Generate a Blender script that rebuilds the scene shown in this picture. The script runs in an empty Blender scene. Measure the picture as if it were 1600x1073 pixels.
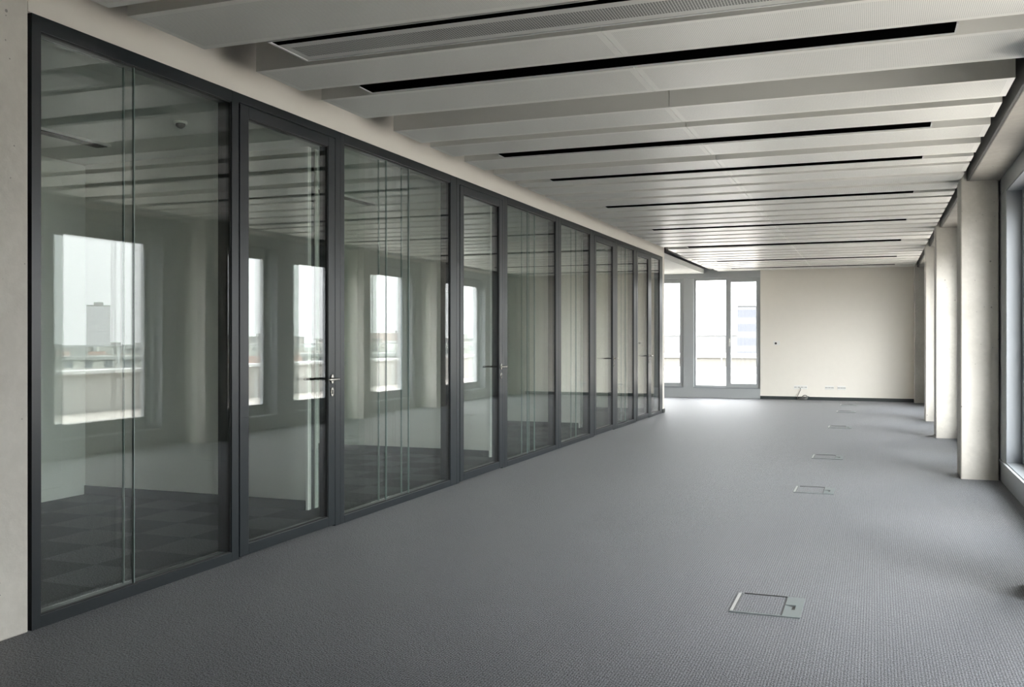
import bpy, math, random
from mathutils import Vector, Matrix
random.seed(7)
sc = bpy.context.scene
COL = sc.collection

# ------------------------------------------------------------------ camera
cam_d = bpy.data.cameras.new('camera'); cam = bpy.data.objects.new('camera', cam_d); COL.objects.link(cam)
cam.location = (0, 0, 1.33)
cam.rotation_euler = (math.radians(90), 0, math.atan2(568, 1500))
cam_d.sensor_width = 36.0; cam_d.lens = 36.0 * 1500 / 1600
cam_d.shift_y = -6.5 / 1600
cam_d.clip_start = 0.05; cam_d.clip_end = 4000
sc.camera = cam

# ------------------------------------------------------------------ sky, exposure
SKY = 5.6            # radiance near the horizon; overcast, brighter overhead and towards the veiled sun
w = bpy.data.worlds.new('overcast_sky'); sc.world = w; w.use_nodes = True
nt = w.node_tree; bg = nt.nodes['Background']
def wn(t, op=None):
    n = nt.nodes.new(t)
    if op: n.operation = op
    return n
tc = wn('ShaderNodeTexCoord'); sep = wn('ShaderNodeSeparateXYZ'); nt.links.new(tc.outputs['Generated'], sep.inputs[0])
up = wn('ShaderNodeMath', 'MAXIMUM'); nt.links.new(sep.outputs[2], up.inputs[0]); up.inputs[1].default_value = 0
zen = wn('ShaderNodeMath', 'MULTIPLY_ADD'); nt.links.new(up.outputs[0], zen.inputs[0]); zen.inputs[1].default_value = 1.6; zen.inputs[2].default_value = 1.0
SUN_DIR = (.50, -.72, .48); GLOW = 19.0
dp = wn('ShaderNodeVectorMath', 'DOT_PRODUCT'); nt.links.new(tc.outputs['Generated'], dp.inputs[0]); dp.inputs[1].default_value = SUN_DIR
dm = wn('ShaderNodeMath', 'MAXIMUM'); nt.links.new(dp.outputs['Value'], dm.inputs[0]); dm.inputs[1].default_value = 0
pw = wn('ShaderNodeMath', 'POWER'); nt.links.new(dm.outputs[0], pw.inputs[0]); pw.inputs[1].default_value = 4.0
gl_ = wn('ShaderNodeMath', 'MULTIPLY_ADD'); nt.links.new(pw.outputs[0], gl_.inputs[0]); gl_.inputs[1].default_value = GLOW/SKY; nt.links.new(zen.outputs[0], gl_.inputs[2])
st = wn('ShaderNodeMath', 'MULTIPLY'); nt.links.new(gl_.outputs[0], st.inputs[0]); st.inputs[1].default_value = SKY
nt.links.new(st.outputs[0], bg.inputs[1])
bg.inputs[0].default_value = (0.965, 0.98, 1.0, 1)
sc.view_settings.view_transform = 'Standard'; sc.view_settings.look = 'None'
sc.view_settings.gamma = 1.0; sc.view_settings.use_curve_mapping = False
sc.view_settings.exposure = 0.27
cy = sc.cycles
cy.max_bounces = 14; cy.diffuse_bounces = 8; cy.glossy_bounces = 5; cy.transmission_bounces = 4
cy.transparent_max_bounces = 40; cy.sample_clamp_indirect = 12; cy.caustics_reflective = False; cy.caustics_refractive = False
try: cy.use_denoising = True
except Exception: pass

# ------------------------------------------------------------------ materials
def new_mat(name):
    m = bpy.data.materials.new(name); m.use_nodes = True
    nt = m.node_tree; b = nt.nodes['Principled BSDF']
    return m, nt, b
def N(nt, t, **k):
    n = nt.nodes.new(t)
    for a, v in k.items(): setattr(n, a, v)
    return n
def math_n(nt, op, a, b=None, c=None):
    n = N(nt, 'ShaderNodeMath', operation=op)
    for i, v in enumerate((a, b, c)):
        if v is None: continue
        if isinstance(v, (int, float)): n.inputs[i].default_value = v
        else: nt.links.new(v, n.inputs[i])
    return n.outputs[0]
def mixc(nt, fac, a, b):
    n = N(nt, 'ShaderNodeMix', data_type='RGBA')
    for s, v in ((n.inputs[0], fac), (n.inputs[6], a), (n.inputs[7], b)):
        if isinstance(v, (int, float)): s.default_value = v
        elif isinstance(v, tuple): s.default_value = (*v, 1)
        else: nt.links.new(v, s)
    return n.outputs[2]
def ramp(nt, x, lo, hi):
    n = N(nt, 'ShaderNodeMapRange'); nt.links.new(x, n.inputs[0])
    n.inputs[1].default_value = lo; n.inputs[2].default_value = hi
    return n.outputs[0]
def simple(name, col, rough=0.5, metal=0.0, noise=0.0, spec=0.5, scale=8):
    m, nt, b = new_mat(name)
    b.inputs['Base Color'].default_value = (*col, 1); b.inputs['Roughness'].default_value = rough
    b.inputs['Metallic'].default_value = metal; b.inputs['Specular IOR Level'].default_value = spec
    if noise:
        tc = N(nt, 'ShaderNodeTexCoord'); n = N(nt, 'ShaderNodeTexNoise'); n.inputs['Scale'].default_value = scale
        n.inputs['Detail'].default_value = 5
        nt.links.new(tc.outputs['Object'], n.inputs['Vector'])
        c = mixc(nt, n.outputs[0], tuple(x * (1 - noise) for x in col), tuple(min(1, x * (1 + noise)) for x in col))
        nt.links.new(c, b.inputs['Base Color'])
    return m

def concrete(name, ca, cb):
    m, nt, b = new_mat(name)
    tc = N(nt, 'ShaderNodeTexCoord'); g = N(nt, 'ShaderNodeNewGeometry')
    def noise(sc_, det, rough=.6):
        n = N(nt, 'ShaderNodeTexNoise'); n.inputs['Scale'].default_value = sc_; n.inputs['Detail'].default_value = det
        n.inputs['Roughness'].default_value = rough; nt.links.new(g.outputs['Position'], n.inputs['Vector']); return n.outputs[0]
    big = ramp(nt, noise(1.6, 6), .35, .68)
    fine = noise(22, 6)
    c = mixc(nt, big, ca, cb)
    c = mixc(nt, math_n(nt, 'MULTIPLY', ramp(nt, fine, .45, .75), .25), c, tuple(x * 1.15 for x in cb))
    v = N(nt, 'ShaderNodeTexVoronoi'); v.inputs['Scale'].default_value = 5.5; nt.links.new(g.outputs['Position'], v.inputs['Vector'])
    pit = math_n(nt, 'LESS_THAN', v.outputs['Distance'], .045)
    v2 = N(nt, 'ShaderNodeTexVoronoi'); v2.inputs['Scale'].default_value = 14; nt.links.new(g.outputs['Position'], v2.inputs['Vector'])
    pit2 = math_n(nt, 'LESS_THAN', v2.outputs['Distance'], .05)
    pits = math_n(nt, 'MAXIMUM', pit, pit2)
    c = mixc(nt, math_n(nt, 'MULTIPLY', pits, .6), c, (.1, .1, .09))
    nt.links.new(c, b.inputs['Base Color']); b.inputs['Roughness'].default_value = .8
    bp = N(nt, 'ShaderNodeBump'); bp.inputs['Strength'].default_value = .25; bp.inputs['Distance'].default_value = .01
    nt.links.new(math_n(nt, 'SUBTRACT', fine, pits), bp.inputs['Height']); nt.links.new(bp.outputs[0], b.inputs['Normal'])
    return m

def carpet(name, base_a, base_b, tile, off, check):
    m, nt, b = new_mat(name)
    g = N(nt, 'ShaderNodeNewGeometry'); sep = N(nt, 'ShaderNodeSeparateXYZ'); nt.links.new(g.outputs['Position'], sep.inputs[0])
    X, Y = sep.outputs[0], sep.outputs[1]
    tx = math_n(nt, 'FLOOR', math_n(nt, 'DIVIDE', math_n(nt, 'SUBTRACT', X, off[0]), tile))
    ty = math_n(nt, 'FLOOR', math_n(nt, 'DIVIDE', math_n(nt, 'SUBTRACT', Y, off[1]), tile))
    if check:
        f = math_n(nt, 'FLOORED_MODULO', math_n(nt, 'ADD', tx, ty), 2.0)
        along = mixc(nt, f, (0, 0, 0), (1, 1, 1))
    else:
        cmb = N(nt, 'ShaderNodeCombineXYZ'); nt.links.new(tx, cmb.inputs[0]); nt.links.new(ty, cmb.inputs[1])
        wn = N(nt, 'ShaderNodeTexWhiteNoise', noise_dimensions='3D'); nt.links.new(cmb.outputs[0], wn.inputs['Vector'])
        f = wn.outputs['Value']
    c = mixc(nt, f, base_a, base_b)
    # ribs run along Y, each broken up by small loops
    nz = N(nt, 'ShaderNodeTexNoise'); mp = N(nt, 'ShaderNodeMapping'); mp.inputs['Scale'].default_value = (190, 95, 1)
    nt.links.new(g.outputs['Position'], mp.inputs[0]); nt.links.new(mp.outputs[0], nz.inputs['Vector'])
    nz.inputs['Scale'].default_value = 1.0; nz.inputs['Detail'].default_value = 2
    mp2 = N(nt, 'ShaderNodeMapping'); mp2.inputs['Scale'].default_value = (40, 1.2, 1)
    nz2 = N(nt, 'ShaderNodeTexNoise'); nt.links.new(g.outputs['Position'], mp2.inputs[0]); nt.links.new(mp2.outputs[0], nz2.inputs['Vector'])
    nz2.inputs['Scale'].default_value = 1.0
    wob = math_n(nt, 'MULTIPLY_ADD', nz2.outputs[0], 2.2, math_n(nt, 'MULTIPLY', X, 2 * math.pi / .0125))
    s = math_n(nt, 'MULTIPLY_ADD', math_n(nt, 'SINE', wob), .5, .5)
    pw = math_n(nt, 'POWER', s, .7)
    h = math_n(nt, 'MULTIPLY', ramp(nt, nz.outputs[0], .30, .66), math_n(nt, 'MULTIPLY_ADD', pw, .62, .38))
    h2 = math_n(nt, 'MULTIPLY_ADD', h, 2.1, .0)
    sc_ = N(nt, 'ShaderNodeVectorMath', operation='SCALE'); nt.links.new(c, sc_.inputs[0]); nt.links.new(h2, sc_.inputs['Scale'])
    nt.links.new(sc_.outputs[0], b.inputs['Base Color'])
    b.inputs['Roughness'].default_value = .5; nt.links.new(math_n(nt, 'MULTIPLY', h, .25 if check else 1.7), b.inputs['Specular IOR Level'])
    b.inputs['Sheen Weight'].default_value = .0 if check else .22; b.inputs['Sheen Roughness'].default_value = .3
    bp = N(nt, 'ShaderNodeBump'); bp.inputs['Strength'].default_value = .8; bp.inputs['Distance'].default_value = .005
    nt.links.new(h, bp.inputs['Height']); nt.links.new(bp.outputs[0], b.inputs['Normal'])
    return m

def perforated(name, col, hole, pitch, rad, bx, by):
    """painted sheet metal; round holes over the field, solid borders bx/by (fraction of the panel)"""
    m, nt, b = new_mat(name)
    tc = N(nt, 'ShaderNodeTexCoord'); g = N(nt, 'ShaderNodeNewGeometry')
    sp = N(nt, 'ShaderNodeSeparateXYZ'); nt.links.new(g.outputs['Position'], sp.inputs[0])
    sg = N(nt, 'ShaderNodeSeparateXYZ'); nt.links.new(tc.outputs['Generated'], sg.inputs[0])
    sn = N(nt, 'ShaderNodeSeparateXYZ'); nt.links.new(g.outputs['Normal'], sn.inputs[0])
    def cell(o):
        return math_n(nt, 'SUBTRACT', math_n(nt, 'FRACT', math_n(nt, 'DIVIDE', o, pitch)), .5)
    cx, cyy = cell(sp.outputs[0]), cell(sp.outputs[1])
    d = math_n(nt, 'SQRT', math_n(nt, 'ADD', math_n(nt, 'MULTIPLY', cx, cx), math_n(nt, 'MULTIPLY', cyy, cyy)))
    dot = math_n(nt, 'LESS_THAN', d, rad)
    def inside(o, e):
        return math_n(nt, 'LESS_THAN', math_n(nt, 'ABSOLUTE', math_n(nt, 'SUBTRACT', o, .5)), .5 - e)
    f = math_n(nt, 'MULTIPLY', dot, math_n(nt, 'MULTIPLY', inside(sg.outputs[0], bx), inside(sg.outputs[1], by)))
    f = math_n(nt, 'MULTIPLY', f, math_n(nt, 'LESS_THAN', sn.outputs[2], -.5))
    nt.links.new(mixc(nt, f, col, hole), b.inputs['Base Color'])
    b.inputs['Roughness'].default_value = .38; b.inputs['Specular IOR Level'].default_value = .5
    return m

def glass(name, tint, ior=1.5, gcol=(1, 1, 1)):
    m = bpy.data.materials.new(name); m.use_nodes = True; nt = m.node_tree; nt.nodes.clear()
    out = N(nt, 'ShaderNodeOutputMaterial'); mix = N(nt, 'ShaderNodeMixShader')
    tr = N(nt, 'ShaderNodeBsdfTransparent'); tr.inputs[0].default_value = (*tint, 1)
    gl = N(nt, 'ShaderNodeBsdfGlossy'); gl.inputs['Roughness'].default_value = 0.0; gl.inputs[0].default_value = (*gcol, 1)
    g = N(nt, 'ShaderNodeNewGeometry'); fr = N(nt, 'ShaderNodeFresnel')
    mr = N(nt, 'ShaderNodeMapRange'); nt.links.new(g.outputs['Backfacing'], mr.inputs[0])
    mr.inputs[3].default_value = ior; mr.inputs[4].default_value = 1 / ior
    nt.links.new(mr.outputs[0], fr.inputs[0])
    nt.links.new(fr.outputs[0], mix.inputs[0]); nt.links.new(tr.outputs[0], mix.inputs[1]); nt.links.new(gl.outputs[0], mix.inputs[2])
    nt.links.new(mix.outputs[0], out.inputs[0])
    return m

def facade_mat(name, wall, win, sx, sz, fx, fz):
    """plastered wall with a regular grid of windows"""
    m, nt, b = new_mat(name)
    g = N(nt, 'ShaderNodeTexCoord'); sp = N(nt, 'ShaderNodeSeparateXYZ'); nt.links.new(g.outputs['Object'], sp.inputs[0])
    u = math_n(nt, 'ADD', sp.outputs[0], sp.outputs[1])
    a = math_n(nt, 'LESS_THAN', math_n(nt, 'ABSOLUTE', math_n(nt, 'SUBTRACT', math_n(nt, 'FRACT', math_n(nt, 'DIVIDE', u, sx)), .5)), fx / 2)
    c = math_n(nt, 'LESS_THAN', math_n(nt, 'ABSOLUTE', math_n(nt, 'SUBTRACT', math_n(nt, 'FRACT', math_n(nt, 'DIVIDE', sp.outputs[2], sz)), .5)), fz / 2)
    nt.links.new(mixc(nt, math_n(nt, 'MULTIPLY', a, c), wall, win), b.inputs['Base Color'])
    b.inputs['Roughness'].default_value = .8; b.inputs['Specular IOR Level'].default_value = .2
    return m

M = {}
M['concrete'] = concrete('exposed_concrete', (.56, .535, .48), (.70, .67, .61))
M['beam'] = concrete('shaded_beam_concrete', (.30, .285, .25), (.40, .38, .34))  # column concrete darkened: the soffit's shade is put into its colour
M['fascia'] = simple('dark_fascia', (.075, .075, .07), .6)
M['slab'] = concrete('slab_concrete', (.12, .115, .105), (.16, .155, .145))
M['cream'] = simple('cream_plaster', (.84, .80, .725), .85, noise=.02, spec=.2)
M['office_white'] = simple('office_plaster', (.82, .80, .76), .8, noise=.02, spec=.2)
M['white_trim'] = simple('white_trim', (.90, .89, .86), .5)
M['anthracite'] = simple('anthracite_frame', (.015, .020, .023), .30, spec=.5)
M['gasket'] = simple('black_gasket', (.008, .009, .01), .6)
M['skirting'] = simple('dark_skirting', (.03, .038, .038), .5)
M['grey_frame'] = simple('grey_window_frame', (.42, .44, .45), .4)
M['light_reveal'] = simple('pale_reveal', (.24, .258, .275), .5)
M['carpet'] = carpet('ribbed_carpet', (.050, .055, .066), (.058, .0635, .075), .5, (0, 0), False)
M['carpet_inlay'] = carpet('ribbed_carpet_inlay', (.050, .055, .066), (.058, .0635, .075), .5, (.1, .1), False)
M['carpet_check'] = carpet('quarter_turned_carpet', (.020, .025, .026), (.075, .083, .086), .41, (-4.31, 4.43), True)
M['baffle'] = perforated('perforated_panel', (.78, .775, .73), (.42, .42, .40), .009, .27, .018, .085)
M['grille'] = perforated('air_grille', (.60, .60, .57), (.05, .05, .05), .014, .42, .012, .20)
M['lamp_black'] = simple('black_louvre', (.0015, .0015, .0015), .8, spec=0.0)
M['lamp_grey'] = simple('lamp_housing', (.62, .63, .62), .4)
M['office_ceiling'] = simple('office_ceiling_plaster', (.62, .63, .60), .85)
M['steel'] = simple('satin_steel', (.60, .58, .54), .22, metal=1)
M['galvanised'] = simple('galvanised_duct', (.42, .41, .38), .4, metal=.85, noise=.3, scale=9)
M['box_metal'] = simple('floor_box_metal', (.15, .17, .17), .5, metal=.2)
M['box_light'] = simple('floor_box_edge', (.36, .36, .35), .45, metal=.2)
M['plastic'] = simple('white_plastic', (.82, .81, .77), .45)
M['dark_plastic'] = simple('dark_plastic', (.03, .03, .03), .5)
M['cable'] = simple('grey_cable', (.16, .16, .15), .5)
M['glass'] = glass('partition_glass', (.955, .972, .962), 1.40)
M['glass_edge'] = simple('glass_edge', (.20, .27, .245), .4)
M['clear'] = glass('window_glass', (.985, .99, .985), 1.3)
M['rail_glass'] = glass('railing_glass', (.93, .95, .94), 1.3)
M['deck'] = simple('terrace_paving', (.50, .46, .42), .8, noise=.25, scale=2.5)
M['parapet'] = simple('parapet_plaster', (.42, .41, .39), .85, noise=.05)
M['coping'] = simple('coping_sheet', (.62, .62, .61), .5)
M['city_ground'] = simple('city_ground', (.20, .20, .19), .9, noise=.2, scale=.05)
M['tile_red'] = simple('clay_roof', (.24, .165, .14), .8, noise=.1, scale=.5)
M['tile_brown'] = simple('brown_roof', (.20, .17, .15), .8, noise=.1, scale=.5)
M['flat_roof'] = simple('grey_flat_roof', (.33, .33, .32), .8)
M['far_pale'] = facade_mat('far_pale_facade', (.105, .104, .103), (.09, .09, .093), 4.0, 3.3, .4, .45)
M['tower'] = facade_mat('tower_facade', (.52, .52, .52), (.34, .35, .36), 3.0, 3.0, .55, .45)
M['house_a'] = facade_mat('pale_facade', (.40, .385, .35), (.17, .18, .19), 3.2, 3.3, .36, .45)
M['house_b'] = facade_mat('white_facade', (.46, .45, .42), (.20, .21, .22), 2.8, 3.2, .42, .45)
M['office_block'] = facade_mat('banded_facade', (.098, .098, .100), (.072, .075, .084), 50.0, 3.2, 1.1, .58)
M['cream_block'] = facade_mat('cream_block_facade', (.100, .094, .084), (.07, .068, .064), 3.4, 3.6, .27, .42)

# ------------------------------------------------------------------ mesh helpers
class MB:
    def __init__(s): s.v = []; s.f = []; s.smooth = []
    def box(s, x0, x1, y0, y1, z0, z1):
        if x1 < x0: x0, x1 = x1, x0
        if y1 < y0: y0, y1 = y1, y0
        n = len(s.v)
        s.v += [(x0,y0,z0),(x1,y0,z0),(x1,y1,z0),(x0,y1,z0),(x0,y0,z1),(x1,y0,z1),(x1,y1,z1),(x0,y1,z1)]
        for q in ((0,3,2,1),(4,5,6,7),(0,1,5,4),(1,2,6,5),(2,3,7,6),(3,0,4,7)):
            s.f.append(tuple(n+i for i in q)); s.smooth.append(False)
        return s
    def chamfer_box(s, x0, x1, y0, y1, z0, z1, c):
        """vertical prism with chamfered vertical edges"""
        pts = [(x0+c,y0),(x1-c,y0),(x1,y0+c),(x1,y1-c),(x1-c,y1),(x0+c,y1),(x0,y1-c),(x0,y0+c)]
        return s.prism(pts, z0, z1)
    def prism(s, pts, z0, z1, smooth=False):
        n = len(s.v); k = len(pts)
        s.v += [(x, y, z0) for x, y in pts] + [(x, y, z1) for x, y in pts]
        s.f.append(tuple(n+i for i in reversed(range(k)))); s.smooth.append(False)
        s.f.append(tuple(n+k+i for i in range(k))); s.smooth.append(False)
        for i in range(k):
            j = (i+1) % k
            s.f.append((n+i, n+j, n+k+j, n+k+i)); s.smooth.append(smooth)
        return s
    def poly(s, pts, faces):
        n = len(s.v); s.v += pts
        for q in faces: s.f.append(tuple(n+i for i in q)); s.smooth.append(False)
        return s
    def tube(s, path, r, seg=10, cap=True, squash=1.0):
        path = [Vector(p) for p in path]; rings = []
        up0 = None
        for i, p in enumerate(path):
            t = (path[min(i+1, len(path)-1)] - path[max(i-1, 0)]).normalized()
            up = Vector((0,0,1)) if abs(t.z) < .9 else Vector((0,1,0))
            a = t.cross(up).normalized(); b = a.cross(t).normalized()
            rr = r[i] if isinstance(r, (list, tuple)) else r
            n = len(s.v)
            for k in range(seg):
                an = 2*math.pi*k/seg
                s.v.append(tuple(p + a*math.cos(an)*rr + b*math.sin(an)*rr*squash))
            rings.append(n)
        for i in range(len(rings)-1):
            for k in range(seg):
                k2 = (k+1) % seg
                s.f.append((rings[i]+k, rings[i]+k2, rings[i+1]+k2, rings[i+1]+k)); s.smooth.append(True)
        if cap:
            s.f.append(tuple(rings[0]+k for k in reversed(range(seg)))); s.smooth.append(False)
            s.f.append(tuple(rings[-1]+k for k in range(seg))); s.smooth.append(False)
        return s
    def disc_x(s, x0, x1, cy_, cz, ry, rz, seg=20):
        """short elliptical plate whose axis is X"""
        n = len(s.v)
        for x in (x0, x1):
            for k in range(seg):
                a = 2*math.pi*k/seg; s.v.append((x, cy_+ry*math.cos(a), cz+rz*math.sin(a)))
        s.f.append(tuple(n+k for k in reversed(range(seg)))); s.smooth.append(False)
        s.f.append(tuple(n+seg+k for k in range(seg))); s.smooth.append(False)
        for k in range(seg):
            k2 = (k+1) % seg; s.f.append((n+k, n+k2, n+seg+k2, n+seg+k)); s.smooth.append(True)
        return s
    def build(s, name, mat, parent=None, bevel=0.0):
        """one mesh object; vertices are world coordinates; top-level meshes get a sensible origin"""
        off = Vector((0,0,0))
        if parent is not None:
            p = parent
            while p is not None: off = off + p.location; p = p.parent
        loc = Vector((0,0,0))
        if parent is None:
            xs = [v[0] for v in s.v]; ys = [v[1] for v in s.v]; zs = [v[2] for v in s.v]
            loc = Vector(((min(xs)+max(xs))/2, (min(ys)+max(ys))/2, min(zs)))
            off = loc
        me = bpy.data.meshes.new(name)
        me.from_pydata([tuple(Vector(v) - off) for v in s.v], [], s.f)
        me.polygons.foreach_set('use_smooth', s.smooth); me.materials.append(mat); me.update()
        o = bpy.data.objects.new(name, me); COL.objects.link(o); o.location = loc
        if parent is not None: o.parent = parent
        import bmesh
        bm = bmesh.new(); bm.from_mesh(me); bmesh.ops.recalc_face_normals(bm, faces=bm.faces); bm.to_mesh(me); bm.free()
        if bevel:
            b = o.modifiers.new('edge', 'BEVEL'); b.width = bevel; b.segments = 2; b.limit_method = 'ANGLE'
        return o

def tag(o, label, cat=None, group=None, kind=None):
    o['label'] = label
    if cat: o['category'] = cat
    if group: o['group'] = group
    if kind: o['kind'] = kind
    return o
def empty(name, loc, label, cat, group=None, kind=None):
    o = bpy.data.objects.new(name, None); COL.objects.link(o); o.location = loc; o.empty_display_size = .1
    return tag(o, label, cat, group, kind)
def S(o, label, cat): return tag(o, label, cat, kind='structure')
ORD = ['first','second','third','fourth','fifth','sixth','seventh','eighth','ninth','tenth']

# ------------------------------------------------------------------ room shell
YF = 22.04          # far wall plane
XP = -3.60          # face of the glazed partition
XB = -6.38          # back wall of the offices
YE = 17.19          # end of the partition
YR = -8.0           # wall behind the camera
ZB = 2.863          # underside of the baffles
ZS = 3.40           # underside of the slab

fl = MB(); fl.box(XP-.05, 1.42, YR, YF+.2, -.2, 0); fl.box(XB-.1, XP-.05, YE+.02, YF+.2, -.2, 0)
S(fl.build('floor', M['carpet']), 'ribbed grey carpet floor of the large open room', 'floor')
S(MB().box(XB-.1, XP-.05, 2.5, YE+.02, -.2, 0).build('floor_office', M['carpet_check']), 'dark checkerboard carpet tiles inside the glazed offices', 'floor')
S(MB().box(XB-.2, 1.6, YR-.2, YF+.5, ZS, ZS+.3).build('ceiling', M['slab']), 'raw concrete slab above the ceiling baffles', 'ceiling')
S(MB().box(XB-.1, XP-.06, 2.5, YF, 2.83, 2.93).build('ceiling_office', M['office_ceiling']), 'smooth lowered ceiling over the offices and past the partition end', 'ceiling')

wl = MB().box(XP-.35, XP, YR, 3.30, 0, ZS)
S(wl.build('wall_left', M['concrete'], bevel=.006), 'pale board-marked concrete wall at the left edge beside the glass front', 'wall')
S(MB().box(XP-.10, XP, 3.30, YE+.15, 2.82, ZS).build('wall_upper', M['cream']), 'cream plaster strip above the dark glazed front, under the baffles', 'wall')
S(MB().box(XB, XP, YE, YE+.15, 0, 2.82).build('wall_end', M['cream']), 'cream plaster wall end closing the far end of the glazed front', 'wall')
S(MB().box(XP-.02, XP+.012, YE-.005, YE+.162, 0, .07).build('baseboard_end', M['skirting']), 'short dark baseboard around the cream wall end', 'baseboard')
S(MB().box(-2.409, 1.45, YF, YF+.25, 0, ZS).build('wall_far', M['cream']), 'plain cream plaster wall at the far end of the room', 'wall')
S(MB().box(-2.409, .765, YF-.014, YF, 0, .068).build('baseboard_far', M['skirting']), 'dark baseboard along the cream far wall', 'baseboard')
S(MB().box(XB-.1, XB, 2.5, YF+.25, 0, ZS).build('wall_office_back', M['office_white']), 'white back wall of the offices behind the glass', 'wall')
S(MB().box(XP-.35, 1.5, YR-.2, YR, 0, ZS).build('wall_rear', M['cream']), 'cream wall closing the room behind the viewer', 'wall')
S(MB().box(XB, XP-.35, 2.4, 2.6, 0, 2.83).build('wall_office_side', M['office_white']), 'white side wall of the nearest office', 'wall')

# concrete downstand beam over the columns
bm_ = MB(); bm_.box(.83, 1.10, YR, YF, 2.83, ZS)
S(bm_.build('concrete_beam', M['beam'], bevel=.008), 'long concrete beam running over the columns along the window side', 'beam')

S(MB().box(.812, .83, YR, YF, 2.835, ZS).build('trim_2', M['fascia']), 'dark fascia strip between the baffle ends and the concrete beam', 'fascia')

# concrete columns
cols = [(-4.35,-3.90),(-.95,-.50),(2.25,2.70),(5.44,5.885),(10.07,10.52),(14.13,14.57),(16.96,17.40),(21.72,YF)]
cl = {4:'nearest fully visible square concrete column, beside the window sill',
      5:'square concrete column second in the row along the windows',
      6:'square concrete column third in the row, mostly hidden behind the second',
      7:'farthest square concrete column, built against the cream far wall',
      3:'square concrete column nearest the viewer, seen only in the glass', 2:'concrete column beside the viewer, out of view',
      1:'concrete column just behind the viewer', 0:'concrete column farthest behind the viewer'}
for i, (a, b) in enumerate(cols):
    o = MB().chamfer_box(.761, 1.085, a, b, 0, ZS, .008).build('concrete_column', M['concrete'])
    tag(o, cl[i], 'column', 'square concrete columns along the window side', 'structure')

# ------------------------------------------------------------------ window side (right)
XW = 1.10
openings = [(2.95,5.3),(6.05,7.85),(8.08,9.68),(10.9,12.15),(12.7,13.9),(14.8,16.6),(17.8,20.3)]
ZSILL, ZHEAD = .204, 2.68
wr = MB()
wr.box(XW, 1.42, YR, YF, 0, ZSILL-.0)        # upstand
wr.box(XW, 1.42, YR, YF, ZHEAD, ZS)
ys = [YR] + [v for o_ in openings for v in o_] + [YF]
for a, b in zip(ys[0::2], ys[1::2]):
    wr.box(XW, 1.42, a, b, ZSILL, ZHEAD)
S(wr.build('wall_right', M['grey_frame'], bevel=.004), 'grey clad window wall with low upstand along the right side', 'wall')
S(MB().box(XW-.02, XW+.02, YR, 10.06, ZSILL-.012, ZSILL+.004).box(XW-.02, XW+.02, 10.53, 21.7, ZSILL-.012, ZSILL+.004).build('trim_1', M['grey_frame']),
  'pale sill edge along the right windows', 'window sill')

def handle_y(mb, x, y, z, d):      # window handle on a frame facing -X (d=-1)
    mb.box(x+d*.012, x, y-.014, y+.014, z-.035, z+.035)
    mb.tube([(x+d*.012,y,z),(x+d*.05,y,z),(x+d*.055,y,z-.03),(x+d*.055,y,z-.13)], .009, 8)
def side_window(n, y0, y1, label, wide_end=0.0):
    root = empty('window_%d' % n, (1.25, y0, ZSILL), label, 'window', kind='structure')
    # pale reveal lining
    r = MB(); r.box(XW+.004, 1.23, y0, y0+.012, ZSILL, ZHEAD); r.box(XW+.004, 1.23, y1-.012, y1, ZSILL, ZHEAD)
    r.box(XW+.004, 1.23, y0+.012, y1-.012, ZHEAD-.012, ZHEAD); r.box(XW+.004, 1.23, y0+.012, y1-.012, ZSILL, ZSILL+.012)
    r.build('reveal', M['light_reveal'], root)
    fx0, fx1 = 1.23, 1.31
    f = MB(); t = .085
    a, b = y0+.012, y1-.012; z0, z1 = ZSILL+.012, ZHEAD-.012
    f.box(fx0, fx1, a, b, z0, z0+t); f.box(fx0, fx1, a, b, z1-t, z1)
    f.box(fx0, fx1, a, a+t, z0+t, z1-t); f.box(fx0, fx1, b-t-wide_end, b, z0+t, z1-t)
    a2, b2 = a+t, b-t-wide_end
    wid = b2-a2
    n_div = 1 if wid < 1.8 else 2
    cells = []
    step = wid/n_div
    for k in range(n_div):
        c0, c1 = a2+k*step + (.035 if k else 0), a2+(k+1)*step - (.035 if k < n_div-1 else 0)
        cells.append((c0, c1))
        if k: f.box(fx0, fx1, c0-.07, c0, z0+t, z1-t)
    f.build('window_frame', M['grey_frame'], root)
    for k, (c0, c1) in enumerate(cells):
        s_ = .07
        sh = MB(); sh.box(1.245, 1.30, c0, c1, z0+t, z0+t+s_); sh.box(1.245, 1.30, c0, c1, z1-t-s_, z1-t)
        sh.box(1.245, 1.30, c0, c0+s_, z0+t+s_, z1-t-s_); sh.box(1.245, 1.30, c1-s_, c1, z0+t+s_, z1-t-s_)
        so = sh.build('sash', M['grey_frame'], root)
        MB().box(1.27, 1.278, c0+s_, c1-s_, z0+t+s_, z1-t-s_).build('pane', M['clear'], so)
        if k == n_div-1:
            h = MB(); handle_y(h, 1.245, c0+.025, 1.20, -1); h.build('window_handle', M['steel'], so)
labs = ['window bay before the off-frame column','narrow grey framed window near the right edge of view','tall grey framed window just before the nearest visible column',
 'window just beyond the nearest visible column', 'window just before the second visible column','window between the second and third concrete columns','wide window between the third column and far wall']
for i, (a, b) in enumerate(openings):
    side_window(i+1, a, b, labs[i])

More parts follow.
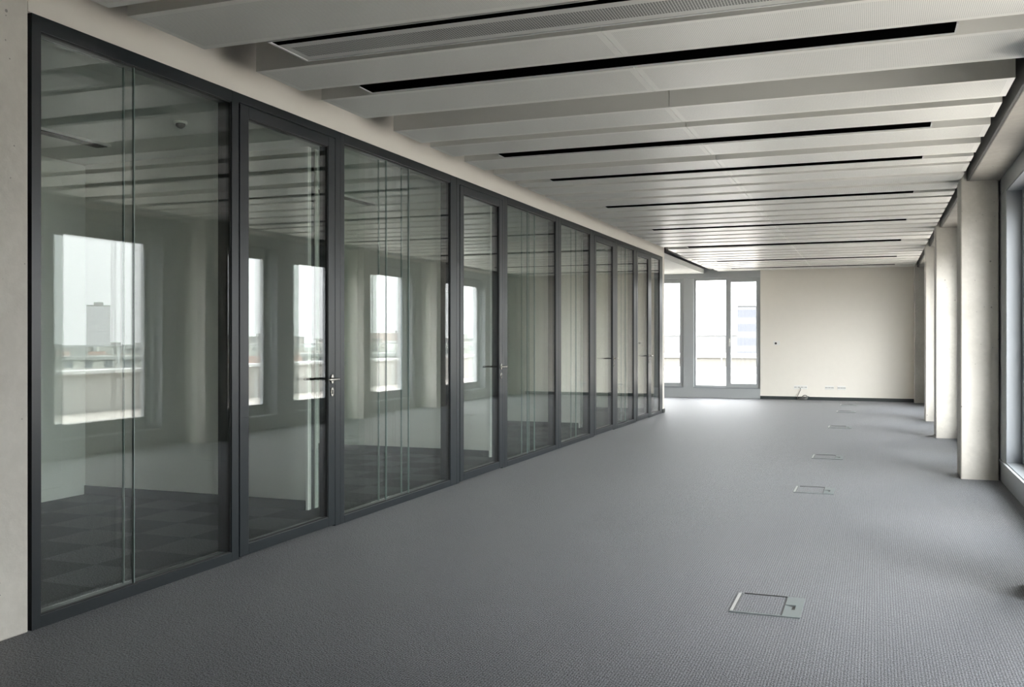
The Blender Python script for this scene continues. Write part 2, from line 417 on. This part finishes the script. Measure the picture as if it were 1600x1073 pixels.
# ------------------------------------------------------------------ far windows
fw = MB()
ZF0, ZF1 = .235, 2.72
FXL, FXR = -3.90, -2.409
LXL, LXR = -5.75, -4.13
fw.box(XB, FXR, YF, YF+.25, 0, ZF0); fw.box(XB, FXR, YF, YF+.25, ZF1, ZS)
fw.box(LXR, FXL, YF, YF+.25, ZF0, ZF1); fw.box(XB, LXL, YF, YF+.25, ZF0, ZF1)
S(fw.build('wall_far_window', M['grey_frame'], bevel=.004), 'grey cladding around the two windows at the far end', 'wall')
def far_window(n, x0, x1, label, split, sill):
    root = empty('window_%d' % n, (x0, YF+.1, ZF0), label, 'window', kind='structure')
    f = MB(); t = .045; fy0, fy1 = YF+.06, YF+.16
    f.box(x0, x1, fy0, fy1, ZF0, ZF0+t); f.box(x0, x1, fy0, fy1, ZF1-t, ZF1)
    f.box(x0, x0+t, fy0, fy1, ZF0+t, ZF1-t); f.box(x1-t, x1, fy0, fy1, ZF0+t, ZF1-t)
    f.box(split-.03, split+.03, fy0, fy1, ZF0+t, ZF1-t)
    f.build('window_frame', M['grey_frame'], root)
    MB().box(x0, x1, YF-.012, fy0, ZF0-.012, ZF0+.004).build('window_sill', M['light_reveal'], root)
    MB().box(x0+t, split-.03, YF+.10, YF+.108, ZF0+t, ZF1-t).build('pane', M['clear'], root)
    a, b, s_ = split+.03, x1-t, .05
    z0, z1 = ZF0+t, ZF1-t
    sh = MB(); sh.box(a, b, YF+.05, YF+.12, z0, z0+s_); sh.box(a, b, YF+.05, YF+.12, z1-s_, z1)
    sh.box(a, a+s_, YF+.05, YF+.12, z0+s_, z1-s_); sh.box(b-s_, b, YF+.05, YF+.12, z0+s_, z1-s_)
    so = sh.build('sash', M['grey_frame'], root)
    MB().box(a+s_, b-s_, YF+.085, YF+.093, z0+s_, z1-s_).build('pane', M['clear'], so)
    h = MB(); h.box(a+.008, a+.036, YF+.04, YF+.05, 1.27, 1.35)
    h.tube([(a+.022,YF+.045,1.31),(a+.022,YF,1.31),(a+.022,YF-.005,1.28),(a+.022,YF-.005,1.17)], .010, 8)
    h.build('window_handle', M['plastic'], so)
far_window(9, FXL, FXR, 'two-pane grey window at the far end, beside the cream wall', -3.145, True)
far_window(10, LXL, LXR, 'far end window partly hidden behind the end of the glazed front', -4.95, True)

# ------------------------------------------------------------------ glazed office front
XG0, XG1 = XP-.012, XP-.022      # outer pane
XH0, XH1 = XP-.078, XP-.088      # inner pane
XD = XP-.10                      # back of frame
ZT = 2.82; ZGT = 2.752; ZGB = .055
def joint(root, y):
    for a, b in ((XG0+.001, XG1-.001), (XH0+.001, XH1-.001)):
        MB().box(a, b, y-.0025, y+.0025, ZGB, ZGT).build('glass_joint', M['glass_edge'], root)['label'] = 'pale green vertical glass joint'
def bay(name, y0, y1, yl, yr, label, joints=()):
    """fixed glazing between y0..y1, glass from yl..yr"""
    root = empty(name, (XP-.05, y0, 0), label, 'glass partition', 'fixed bays of the glazed office front')
    f = MB()
    f.box(XD, XP, y0, yl, 0, ZT); f.box(XD, XP, yr, y1, 0, ZT)
    f.box(XD, XP, yl, yr, 0, ZGB); f.box(XD, XP, yl, yr, ZGT, ZT)
    f.build('frame', M['anthracite'], root, bevel=.003)
    g = MB(); g.box(XP-.026, XP-.008, yl, yl+.008, ZGB, ZGT); g.box(XP-.026, XP-.008, yr-.008, yr, ZGB, ZGT)
    g.box(XP-.026, XP-.008, yl+.008, yr-.008, ZGT-.008, ZGT); g.box(XP-.026, XP-.008, yl+.008, yr-.008, ZGB, ZGB+.006)
    g.build('gasket', M['gasket'], root)
    js = [yl+.001] + list(joints) + [yr-.001]
    for a, b in zip(js[:-1], js[1:]):
        MB().box(XG1, XG0, a+.003, b-.003, ZGB+.001, ZGT-.001).build('glass_pane', M['glass'], root)
        MB().box(XH1, XH0, a+.003, b-.003, ZGB+.001, ZGT-.001).build('glass_pane', M['glass'], root)
    for y in joints: joint(root, y)
bay('glazed_partition', 3.32, 4.777, 3.372, 4.777-.001, 'wide fixed glass bay between the concrete wall and the nearest door', (3.98,))
bay('glazed_partition', 6.02, 8.07, 6.078, 7.935, 'wide fixed glass bay between the first and second glass doors', (6.74, 7.13))
bay('glazed_partition', 9.30, 11.10, 9.375, 11.0, 'fixed glass bay just beyond the second glass door', (10.03, 10.27))
bay('glazed_partition', 11.10, 12.62, 11.21, 12.48, 'fixed glass bay just before the third glass door', (11.88,))
bay('glazed_partition', 13.84, 15.10, 13.95, 14.99, 'narrow fixed glass bay between the third and fourth glass doors', (14.5,))
bay('glazed_partition', 16.18, YE, 16.26, 16.95, 'narrowest fixed glass bay at the end of the glazed front')

def lever(mb, xs, dx, y, z):
    """door lever starting on face xs going dx (+1 room side, -1 office side), grip towards -Y"""
    p = [(xs, y, z), (xs+dx*.045, y, z)]
    for k in range(1, 5):
        a = k/4*math.pi/2
        p.append((xs+dx*(.045+.014*math.sin(a)), y-.014*(1-math.cos(a)), z))
    p += [(xs+dx*.060, y-.06, z), (xs+dx*.060, y-.130, z), (xs+dx*.057, y-.137, z)]
    mb.tube(p, [.0095]*(len(p)-1)+[.006], 12)
def glass_door(n, y0, y1, label):
    """y0..y1 is the whole frame; leaf sits 0.065 inside"""
    root = empty('door_%d' % n, (XP-.05, y0, 0), label, 'door', kind='structure')
    p = .068
    f = MB(); f.poly([(x, y, z) for x in (XD, XP) for y, z in ((y0,0),(y0+p,0),(y0+p,ZT-.055),(y1-p,ZT-.055),(y1-p,0),(y1,0),(y1,ZT),(y0,ZT))],
        [(0,1,2,7),(2,3,6,7),(3,4,5,6),(15,10,9,8),(15,14,11,10),(14,13,12,11)] + [(i,(i+1)%8,8+(i+1)%8,8+i) for i in range(8)])
    f.build('door_frame', M['anthracite'], root, bevel=.003)
    a, b = y0+p+.007, y1-p-.007
    zt = ZT-.060; zb = .012; st = .088; xl0, xl1 = XP-.072, XP+.002
    l = MB(); l.box(xl0, xl1, a, a+st, zb, zt); l.box(xl0, xl1, b-st, b, zb, zt)
    l.box(xl0, xl1, a+st, b-st, zb, zb+.066); l.box(xl0, xl1, a+st, b-st, zt-.07, zt)
    leaf = l.build('door_leaf', M['anthracite'], root, bevel=.003)
    ga, gb, gz0, gz1 = a+st, b-st, zb+.066, zt-.07
    MB().box(XG1, XG0, ga, gb, gz0, gz1).build('glass_pane', M['glass'], leaf)
    MB().box(XP-.068, XP-.058, ga, gb, gz0, gz1).build('glass_pane', M['glass'], leaf)
    g = MB(); g.box(XP-.026, XP-.004, ga, ga+.007, gz0, gz1); g.box(XP-.026, XP-.004, gb-.007, gb, gz0, gz1)
    g.box(XP-.026, XP-.004, ga, gb, gz1-.007, gz1); g.box(XP-.026, XP-.004, ga, gb, gz0, gz0+.006)
    g.build('gasket', M['gasket'], leaf)
    hy = b-.045; hz = 1.05
    for xf, d in ((xl1, 1), (xl0, -1)):
        h = MB(); lever(h, xf+d*.006, d, hy, hz); ho = h.build('door_handle', M['steel'], root)
        MB().disc_x(xf, xf+d*.008, hy, hz, .016, .032).build('rosette', M['steel'], ho)
        eo = MB().disc_x(xf, xf+d*.007, hy, hz-.092, .0165, .031).build('escutcheon', M['steel'], root)
        k = MB(); k.disc_x(xf+d*.007, xf+d*.0095, hy, hz-.092, .0065, .016, 14); k.build('keyhole', M['dark_plastic'], eo)
glass_door(1, 4.777, 6.02, 'nearest dark framed glass door, with steel lever handle')
glass_door(2, 8.07, 9.30, 'second dark framed glass door along the office front')
glass_door(3, 12.62, 13.84, 'third dark framed glass door along the office front')
glass_door(4, 15.10, 16.18, 'farthest dark framed glass door, near the end of the front')

# office dividing walls with white end trims, each joined to the front by a double glass fin
def divider(n, y0, y1, xe):
    o = MB().box(XB, xe-.02, y0, y1, 0, 2.83).build('wall_divider_%d' % n, M['office_white'])
    S(o, 'white dividing wall between the %s and %s office behind the glass' % (ORD[n-1], ORD[n]), 'wall')
    t = MB(); t.box(xe-.02, xe, y0-.004, y0+.042, 0, 2.83); t.box(xe-.02, xe, y1-.042, y1+.004, 0, 2.83)
    t.build('end_trim', M['white_trim'], o)
    MB().box(xe-.02, xe-.012, y0+.042, y1-.042, 0, 2.83).build('end_recess', M['gasket'], o)
    b = MB(); b.box(XB, xe-.021, y0-.012, y0, 0, .075); b.box(XB, xe-.021, y1, y1+.012, 0, .075)
    b.build('baseboard', M['skirting'], o)
    MB().box(xe, XD+.0, y0+.02, y0+.03, 0.0, 2.83).build('glass_fin', M['glass'], o)
    MB().box(xe, XD+.0, y1-.03, y1-.02, 0.0, 2.83).build('glass_fin', M['glass'], o)
divider(1, 6.426, 6.569, -4.13)
divider(2, 10.04, 10.18, -4.06)
divider(3, 13.84, 13.98, -4.15)
S(MB().box(XB, XP-.13, YE-.012, YE, 0, .075).build('baseboard_office_end', M['skirting']), 'dark baseboard on the end wall of the last office', 'baseboard')
# white closet front on the back wall of the first office
cf = empty('closet_front', (XB+.02, 4.2, 0), 'flush white closet front on the back wall of the first office', 'cabinet')
MB().box(XB+.002, XB+.02, 2.61, 6.43, 0, 2.82).build('surround', M['white_trim'], cf)
MB().box(XB+.02, XB+.032, 3.3, 4.72, .10, 2.70).build('closet_door', M['white_trim'], cf, bevel=.004)
MB().box(XB+.02, XB+.032, 4.74, 6.16, .10, 2.70).build('closet_door', M['white_trim'], cf, bevel=.004)

# office ceiling lamps (black linear) and detector
def office_lamp(x, y0, y1, label):
    r = empty('linear_ceiling_lamp', (x, (y0+y1)/2, 2.83), label, 'ceiling lamp', 'black linear lamps in the offices')
    MB().box(x-.06, x+.06, y0, y1, 2.812, 2.83).build('housing', M['lamp_grey'], r)
    MB().box(x-.05, x+.05, y0+.03, y1-.03, 2.806, 2.812).build('louvre', M['lamp_black'], r)
office_lamp(-5.57, 3.9, 5.83, 'thin black ceiling lamp in the nearest office')
office_lamp(-5.2, 7.9, 9.37, 'thin black ceiling lamp in the second office')
office_lamp(-5.2, 11.3, 12.9, 'thin black ceiling lamp in the third office')
sd = empty('smoke_detector', (-4.48, 5.38, 2.83), 'small round smoke detector on the nearest office ceiling', 'smoke detector')
MB().tube([(-4.48,5.38,2.83),(-4.48,5.38,2.815)], .045, 24).build('base', M['plastic'], sd)
MB().tube([(-4.48,5.38,2.815),(-4.48,5.38,2.80),(-4.48,5.38,2.785)], [.032,.032,.015], 24).build('sensor_cap', M['dark_plastic'], sd)

# ------------------------------------------------------------------ ceiling baffles
U = .5428
raw = [(5.3,6.44),(6.66,7.69),(8.52,9.37),(9.8,10.82),(11.61,12.46),(12.76,13.57),(14.01,14.84),(15.27,16.04),
 (16.33,16.8),(17.02,17.77),(18.02,18.72),(18.99,19.76),(20.08,20.6),(20.84,21.65),(21.9,22.58),(22.8,23.45),(23.72,24.3),(24.62,25.27),(25.5,26.2),
 (26.42,27.16),(27.4,28.08),(28.32,29.2),(30.0,31.1),(31.4,32.1),(32.35,33.05),(33.3,34.0),(34.25,34.95),(35.35,36.05),(36.3,36.95),(37.2,37.85),(38.1,38.72),(39.05,39.6),(39.8,40.35)]
XL, XR = -3.32, .767
XM = -1.277
lampY = [9.385, 13.60, 16.07, 19.79, 24.33, 29.23, 35.0, 38.75]     # near edge of each lamp, in U
def which(yu):
    """describe a baffle by the black lamp slot in front of it"""
    k = sum(1 for l in lampY if l < yu)
    return k
counts = {}
proto = None
for i, (a, b) in enumerate(raw):
    y0, y1 = a*U, b*U
    if y0 < 2.6:
        lab = 'grey metal ceiling baffle out of view, above and behind the viewer'
    elif a == 5.3: lab = 'grey ceiling baffle nearest the viewer at the very top edge'
    elif a == 6.66: lab = 'wide grey perforated ceiling baffle just before the air grille strip'
    elif a == 8.52: lab = 'grey perforated ceiling baffle between the air grille and first black slot lamp'
    else:
        k = which(a); counts[k] = counts.get(k, 0)+1
        lab = 'grey perforated ceiling baffle, %s one beyond the %s black slot lamp' % (ORD[counts[k]-1], ORD[k-1])
    r = empty('ceiling_baffle', (XM, y0, ZB), lab, 'ceiling baffle', 'ceiling baffles across the open room')
    for x0, x1 in ((XL, XM-.002), (XM+.002, XR)):
        MB().box(x0, x1, y0, y1, ZB, ZB+.21).build('baffle_panel', M['baffle'], r)
    # hangers up to the slab
    for x in (XL+.5, XM-.25, XM+.25, XR-.5):
        MB().tube([(x, (y0+y1)/2, ZB+.21), (x, (y0+y1)/2, ZS)], .006, 6).build('hanger_rod', M['galvanised'], r)

# black slot lamps between the baffles
lamp_w = {9.385:.19, 13.60:.165, 16.07:.12, 19.79:.13, 24.33:.13, 29.23:.22, 35.0:.16, 38.75:.14}
for i, l in enumerate(lampY):
    y0 = l*U; wd = lamp_w[l]*.9
    lab = 'long black slot lamp between ceiling baffles, %s one counting away from the viewer' % ORD[i]
    r = empty('slot_lamp', (XM, y0, ZB+.03), lab, 'ceiling lamp', 'black slot lamps between the baffles')
    x0, x1 = -2.92, .375
    zb = ZB-.010
    m = MB(); m.box(x0, x1, y0+.004, y0+wd, zb+.012, zb+.09); m.box(x0, x1, y0+wd-.018, y0+wd, zb, zb+.012); m.box(x0, x0+.008, y0+.004, y0+wd-.018, zb, zb+.012)
    m.box(x1-.008, x1, y0+.004, y0+wd-.018, zb, zb+.012)
    m.build('housing', M['lamp_grey'], r)
    MB().box(x0+.008, x1-.008, y0+.004, y0+wd-.018, zb+.004, zb+.012).build('louvre', M['lamp_black'], r)
    for x in (x0+.4, x1-.4): MB().tube([(x, y0+wd/2, zb+.09), (x, y0+wd/2, ZS)], .005, 6).build('hanger_rod', M['galvanised'], r)

# air grille strip
gy0, gy1 = 7.69*U+.004, 8.38*U
gr = empty('air_grille', (-1.3, gy0, ZB), 'long perforated air grille strip between the two nearest ceiling baffles', 'air vent')
m = MB(); gx0, gx1 = -2.93, .375
m.box(gx0, gx1, gy1-.014, gy1, ZB-.004, ZB+.05); m.box(gx0, gx0+.014, gy0, gy1-.014, ZB-.004, ZB+.05); m.box(gx1-.014, gx1, gy0, gy1-.014, ZB-.004, ZB+.05)
m.box(gx0+.014, gx1-.014, gy0, gy0+.006, ZB-.004, ZB+.05)
m.build('frame', M['lamp_grey'], gr)
MB().box(gx0+.014, gx1-.014, gy0+.075, gy1-.014, ZB, ZB+.02).build('perforated_strip', M['grille'], gr)
MB().box(gx0+.014, gx1-.014, gy0+.008, gy0+.075, ZB+.001, ZB+.02).build('slot', M['lamp_black'], gr)
for x in (-2.4, -.2): MB().tube([(x, gy1-.03, ZB+.02), (x, gy1-.03, ZS)], .005, 6).build('hanger_rod', M['galvanised'], gr)

# duct in the gap past the end of the partition
dv = empty('ventilation_duct', (-3.47, 18.5, 3.1), 'round galvanised duct in the dark ceiling gap past the partition end', 'duct')
MB().tube([(-3.50, 17.4, 3.02), (-3.50, YF-.02, 3.02)], .10, 20).build('duct_pipe', M['galvanised'], dv)
for y in (18.2, 19.4, 20.6): MB().tube([(-3.50, y, 3.02), (-3.50, y+.03, 3.02)], .108, 20).build('duct_collar', M['galvanised'], dv)
for y in (18.0, 20.2): MB().tube([(-3.50, y, 3.12), (-3.50, y, ZS)], .008, 6).build('duct_strap', M['steel'], dv)

# ------------------------------------------------------------------ floor boxes
def floor_box(y0, label):
    x0, x1 = -.668, -.336; y1 = y0+.37
    r = empty('floor_box', ((x0+x1)/2, (y0+y1)/2, 0), label, 'floor socket box', 'floor boxes in a row on the carpet')
    z = .006
    m = MB(); m.box(x0, x1, y0, y0+.014, 0, z); m.box(x0+.20*0, x1, y1-.006, y1, 0, z*.6); m.box(x1-.010, x1, y0+.014, y1-.006, 0, z)
    m.build('frame', M['box_metal'], r)
    MB().box(x0, x0+.014, y0+.014, y1-.006, 0, z).build('side_rail', M['box_light'], r)
    # lid with carpet inlay, thin dark joint around it
    MB().box(x0+.014, x1-.085, y0+.014, y1-.006, 0, .0015).box(x0+.03, x1-.085, y1-.013, y1-.006, .0015, .0085).box(x1-.0895, x1-.0855, y0+.014, y1-.013, .0015, .007).build('lid_joint', M['dark_plastic'], r)
    MB().box(x0+.020, x1-.0905, y0+.018, y1-.014, .0015, .0045).build('lid', M['carpet_inlay'], r)
    # plate with cable flap cut-out
    a, b = x1-.085, x1-.010; ca, cb = y0+.125, y0+.215
    p = MB(); p.box(a, b, y0+.014, ca, 0, z); p.box(a, b, cb, y1-.006, 0, z); p.box(b-.024, b, ca, cb, 0, z)
    po = p.build('cable_plate', M['box_metal'], r)
    MB().box(a, b-.024, ca, cb, 0, .001).build('cable_opening', M['dark_plastic'], po)
    MB().poly([(a,ca,.0055),(a+.034,ca,.0012),(a+.034,cb-.02,.0012),(a,cb-.01,.0055),(a,ca,.001),(a+.034,ca,.001),(a+.034,cb-.02,.001),(a,cb-.01,.001)],
              [(0,1,2,3),(4,7,6,5),(0,4,5,1),(1,5,6,2),(2,6,7,3),(3,7,4,0)]).build('cable_flap', M['box_metal'], po)
for y, l in ((4.755,'nearest steel floor socket box, large in the foreground carpet'),(8.66,'second steel floor socket box from the foreground'),
             (11.2,'third steel floor socket box from the foreground'),(15.15,'fourth steel floor socket box from the foreground'),
             (18.45,'fifth floor socket box, last but one before the far wall'),(20.35,'farthest floor socket box, close to the cream far wall')):
    floor_box(y, l)

# ------------------------------------------------------------------ sockets on the far wall
def wx(px): return 58.19*(px-1368)/(px+3160)
def socket_strip(px0, px1, z, n, label):
    x0, x1 = wx(px0), wx(px1)
    r = empty('wall_socket', ((x0+x1)/2, YF, z), label, 'wall socket', 'wall sockets low on the far wall')
    MB().box(x0, x1, YF-.012, YF, z-.042, z+.042).build('cover_frame', M['plastic'], r, bevel=.003)
    st = (x1-x0)/n
    for k in range(n):
        c = x0+st*(k+.5)
        i_ = MB().box(c-st*.40, c+st*.40, YF-.016, YF-.012, z-.034, z+.034).build('socket_insert', M['plastic'], r)
        for dx in (-.013, .013): MB().box(c+dx-.007, c+dx+.007, YF-.0175, YF-.016, z-.008, z+.008).build('contact_hole', M['dark_plastic'], i_)
    return r
socket_strip(1240.5, 1261.5, .274, 4, 'four-gang white wall socket with a cable hanging from it')
socket_strip(1289, 1303, .274, 3, 'white wall socket between the cabled socket and the rightmost one')
socket_strip(1308.5, 1321.5, .274, 3, 'rightmost white wall socket low on the cream wall')
th = empty('wall_outlet', (wx(1213), YF, 1.25), 'small white wall box with a dark round hole, beside the far window', 'wall outlet')
a, b = wx(1208.2), wx(1218.5); z = 1.247
MB().box(a, b, YF-.02, YF, z-.045, z+.045).build('cover_plate', M['plastic'], th, bevel=.004)
c = wx(1212.3)
m = MB(); seg = 16; n0 = 0
m.v += [(c+.024*math.cos(2*math.pi*k/seg), YF-.026, z-.006+.024*math.sin(2*math.pi*k/seg)) for k in range(seg)]
m.v += [(c+.024*math.cos(2*math.pi*k/seg), YF-.02, z-.006+.024*math.sin(2*math.pi*k/seg)) for k in range(seg)]
m.f.append(tuple(range(seg))); m.f.append(tuple(reversed(range(seg, 2*seg))))
for k in range(seg): m.f.append((k, (k+1) % seg, seg+(k+1) % seg, seg+k))
m.smooth = [False]*len(m.f); m.build('hole_cap', M['dark_plastic'], th)
# loose cable with coil on the floor
cb_ = MB(); xs = wx(1250.5)
p = [(xs, YF-.018, .262), (xs+.01, YF-.03, .22), (xs-.02, YF-.03, .16), (xs-.05, YF-.035, .09), (xs-.055, YF-.05, .02)]
cb_.tube(p, .006, 8)
pts = [(xs-.055, YF-.05, .02)]
for k in range(46):
    a_ = k*.42; rr = .07+.02*math.sin(k*1.7)
    pts.append((xs+.05+.0012*k+rr*math.cos(a_), YF-.12+.045*math.sin(a_), .009+.0016*k))
cb_.tube(pts, .007, 8)
lp = [(xs+.10+.055*math.cos(t_*.35), YF-.05, .055+.05*math.sin(t_*.35)) for t_ in range(18)]
cb_.tube(lp, .008, 8)
tag(cb_.build('cable_coil', M['cable']), 'loose grey cable coiled on the floor below the four-gang wall socket', 'cable')

# ------------------------------------------------------------------ outside: terrace, parapet, railing
S(MB().box(1.42, 6.9, -30, 40, -.35, -.06).box(-20, 1.42, YF+.25, 40, -.35, -.06).build('terrace_floor', M['deck']), 'brownish paved roof terrace outside the windows', 'terrace')
tp = MB(); tp.box(6.6, 6.9, -30, 40, -.06, .68); tp.box(-20, 6.6, 39.7, 40, -.06, .2)
po = tp.build('parapet_wall', M['parapet']); S(po, 'light grey parapet wall edging the terrace', 'parapet')
MB().box(6.5, 7.0, -30, 40, .68, .745).build('coping', M['coping'], po)
rl = empty('terrace_railing', (6.8, 4, .745), 'glass railing with thin metal handrail on the terrace parapet', 'railing')
m = MB(); m.box(6.74, 6.78, -30, 40, 1.19, 1.22); m.build('handrail', M['grey_frame'], rl)
m = MB().box(6.756, 6.768, -30, 40, .80, 1.19); m.build('glass_panel', M['rail_glass'], rl)
for y in range(-6, 40, 3): MB().box(6.742, 6.778, y-.02, y+.02, .745, 1.19).build('post', M['grey_frame'], rl)
rl2 = empty('terrace_railing', (-4, 27, 0), 'low railing on the terrace beyond the far windows', 'railing')
m = MB().box(-20, 6.5, 27.0, 27.03, .86, .885); m.build('handrail', M['parapet'], rl2)
for x in (-19, -16, -13, -10, -4.0, -1, 2, 5): MB().box(x-.012, x+.012, 27.0, 27.03, -.06, .86).build('post', M['parapet'], rl2)

# ------------------------------------------------------------------ outside: city
S(MB().box(-1500, 1800, -800, 2200, -22, -20).build('ground', M['city_ground']), 'distant city ground far below the terrace', 'ground')
def block(name, cx, cyc, wx_, wy, z1, mat, label, cat, rot=0, extras=None):
    r = empty(name, (cx, cyc, -20), label, cat, 'buildings of the city outside')
    m = MB().box(cx-wx_/2, cx+wx_/2, cyc-wy/2, cyc+wy/2, -20, z1); m.build('facade', mat, r)
    m = MB().box(cx-wx_/2-.3, cx+wx_/2+.3, cyc-wy/2-.3, cyc+wy/2+.3, z1, z1+.5); m.build('roof_edge', M['flat_roof'], r)
    if extras:
        m = MB()
        for (dx, dy, w_, d_, h_) in extras: m.box(cx+dx-w_/2, cx+dx+w_/2, cyc+dy-d_/2, cyc+dy+d_/2, z1+.5, z1+.5+h_)
        m.build('roof_plant', M['flat_roof'], r)
    r.rotation_euler.z = rot
    return r
def house(cx, cyc, L, D, ze, zr, wall, roof, rot, label):
    r = empty('gabled_house', (cx, cyc, -20), label, 'house', 'buildings of the city outside')
    MB().box(cx-L/2, cx+L/2, cyc-D/2, cyc+D/2, -20, ze).build('facade', wall, r)
    x0, x1, y0, y1 = cx-L/2-.4, cx+L/2+.4, cyc-D/2-.5, cyc+D/2+.5
    MB().poly([(x0,y0,ze),(x1,y0,ze),(x1,y1,ze),(x0,y1,ze),(x0,cyc,zr),(x1,cyc,zr)], [(0,3,2,1),(0,1,5,4),(2,3,4,5),(0,4,3),(1,2,5)]).build('roof', roof, r)
    MB().box(cx-L/4-.5, cx-L/4+.5, cyc-.4, cyc+.4, (ze+zr)/2, zr+1.2).build('chimney', M['tower'], r)
    r.rotation_euler.z = rot
def rdir(px): return .9352*(1368-px)/(.3541*(px-800)+1402.8)
def place(px, k):      # where a reflected pixel column meets distance k along Y
    r = rdir(px); return (r*k-7.2, k)
def zat(px, py, k):
    x = rdir(px)*k; d = .3541*x+.9352*k
    return 1.33+(530-py)/1500*d
x, y = place(154, 700); block('apartment_tower', x, y, 20, 22, zat(154, 478, 700), M['tower'], 'pale high-rise apartment tower mirrored in the nearest glass bay', 'building', -.75, [(0,0,8,8,3)])
specs = [(104, 430, 543, 'a', 'pale flat block on the skyline left of the mirrored tower'), (196, 440, 540, 'b', 'white flat block on the skyline right of the mirrored tower'),
         (108, 230, 549, 'r', 'red gabled house roof mirrored below and left of the tower'), (190, 230, 553, 'n', 'brown gabled house roof mirrored below and right of the tower'),
         (150, 120, 561, 'w', 'low white roof just over the parapet, mirrored below the tower'),
         (290, 350, 524, 'a', 'pale flat block mirrored beside the nearest column'), (235, 250, 545, 'b', 'white flat block mirrored at the edge of the first window'),
         (375, 320, 531, 'b', 'white flat block mirrored at the left of the nearest glass door'), (425, 420, 527, 'a', 'distant pale flat block mirrored in the nearest glass door'),
         (400, 150, 556, 'r', 'red gabled house mirrored low in the nearest glass door'), (480, 200, 549, 'n', 'brown gabled house mirrored beside the handle of the nearest door'),
         (545, 290, 531, 'a', 'pale flat block mirrored in the second fixed bay'), (590, 430, 520, 'n', 'dark roofed long house on the skyline mirrored in the second fixed bay'),
         (560, 140, 556, 'w', 'low white roof mirrored over the parapet in the second fixed bay'), (655, 260, 535, 'b', 'white flat block mirrored near the second glass door'),
         (735, 330, 530, 'a', 'pale flat block mirrored in the second glass door')]
for i, (px, k, py, t, lab) in enumerate(specs):
    x, y = place(px, k); z = zat(px, py, k)
    s_ = max(12, k*.06); rot = -.7+random.uniform(-.2, .2)
    if t in 'abw': block('city_block', x, y, s_*(1.5 if t == 'w' else 1.1), s_*.8, z, M['house_a' if t == 'a' else 'house_b'], lab, 'building', rot, [(s_*.2, 0, s_*.2, s_*.2, 1.5)])
    else: house(x, y, s_*1.5, s_*.8, z-s_*.28, z, M['house_b'], M['tile_red' if t == 'r' else 'tile_brown'], rot, lab)
# buildings seen through the far windows
block('office_block', 8.5, 235, 76.5, 20, 9.0, M['office_block'], 'pale office block with grey window bands seen through the far window', 'building', 0, [(-18,0,22,6,1.6),(8,0,10,6,1.2)])
block('city_block', -52, 330, 60, 20, 2.6, M['far_pale'], 'distant pale block seen through the left pane of the far window', 'building', 0, [(10,0,16,6,1.6)])
block('low_building', -22, 150, 110, 12, -1.4, M['cream_block'], 'low cream building with small windows below the far window', 'building', 0)
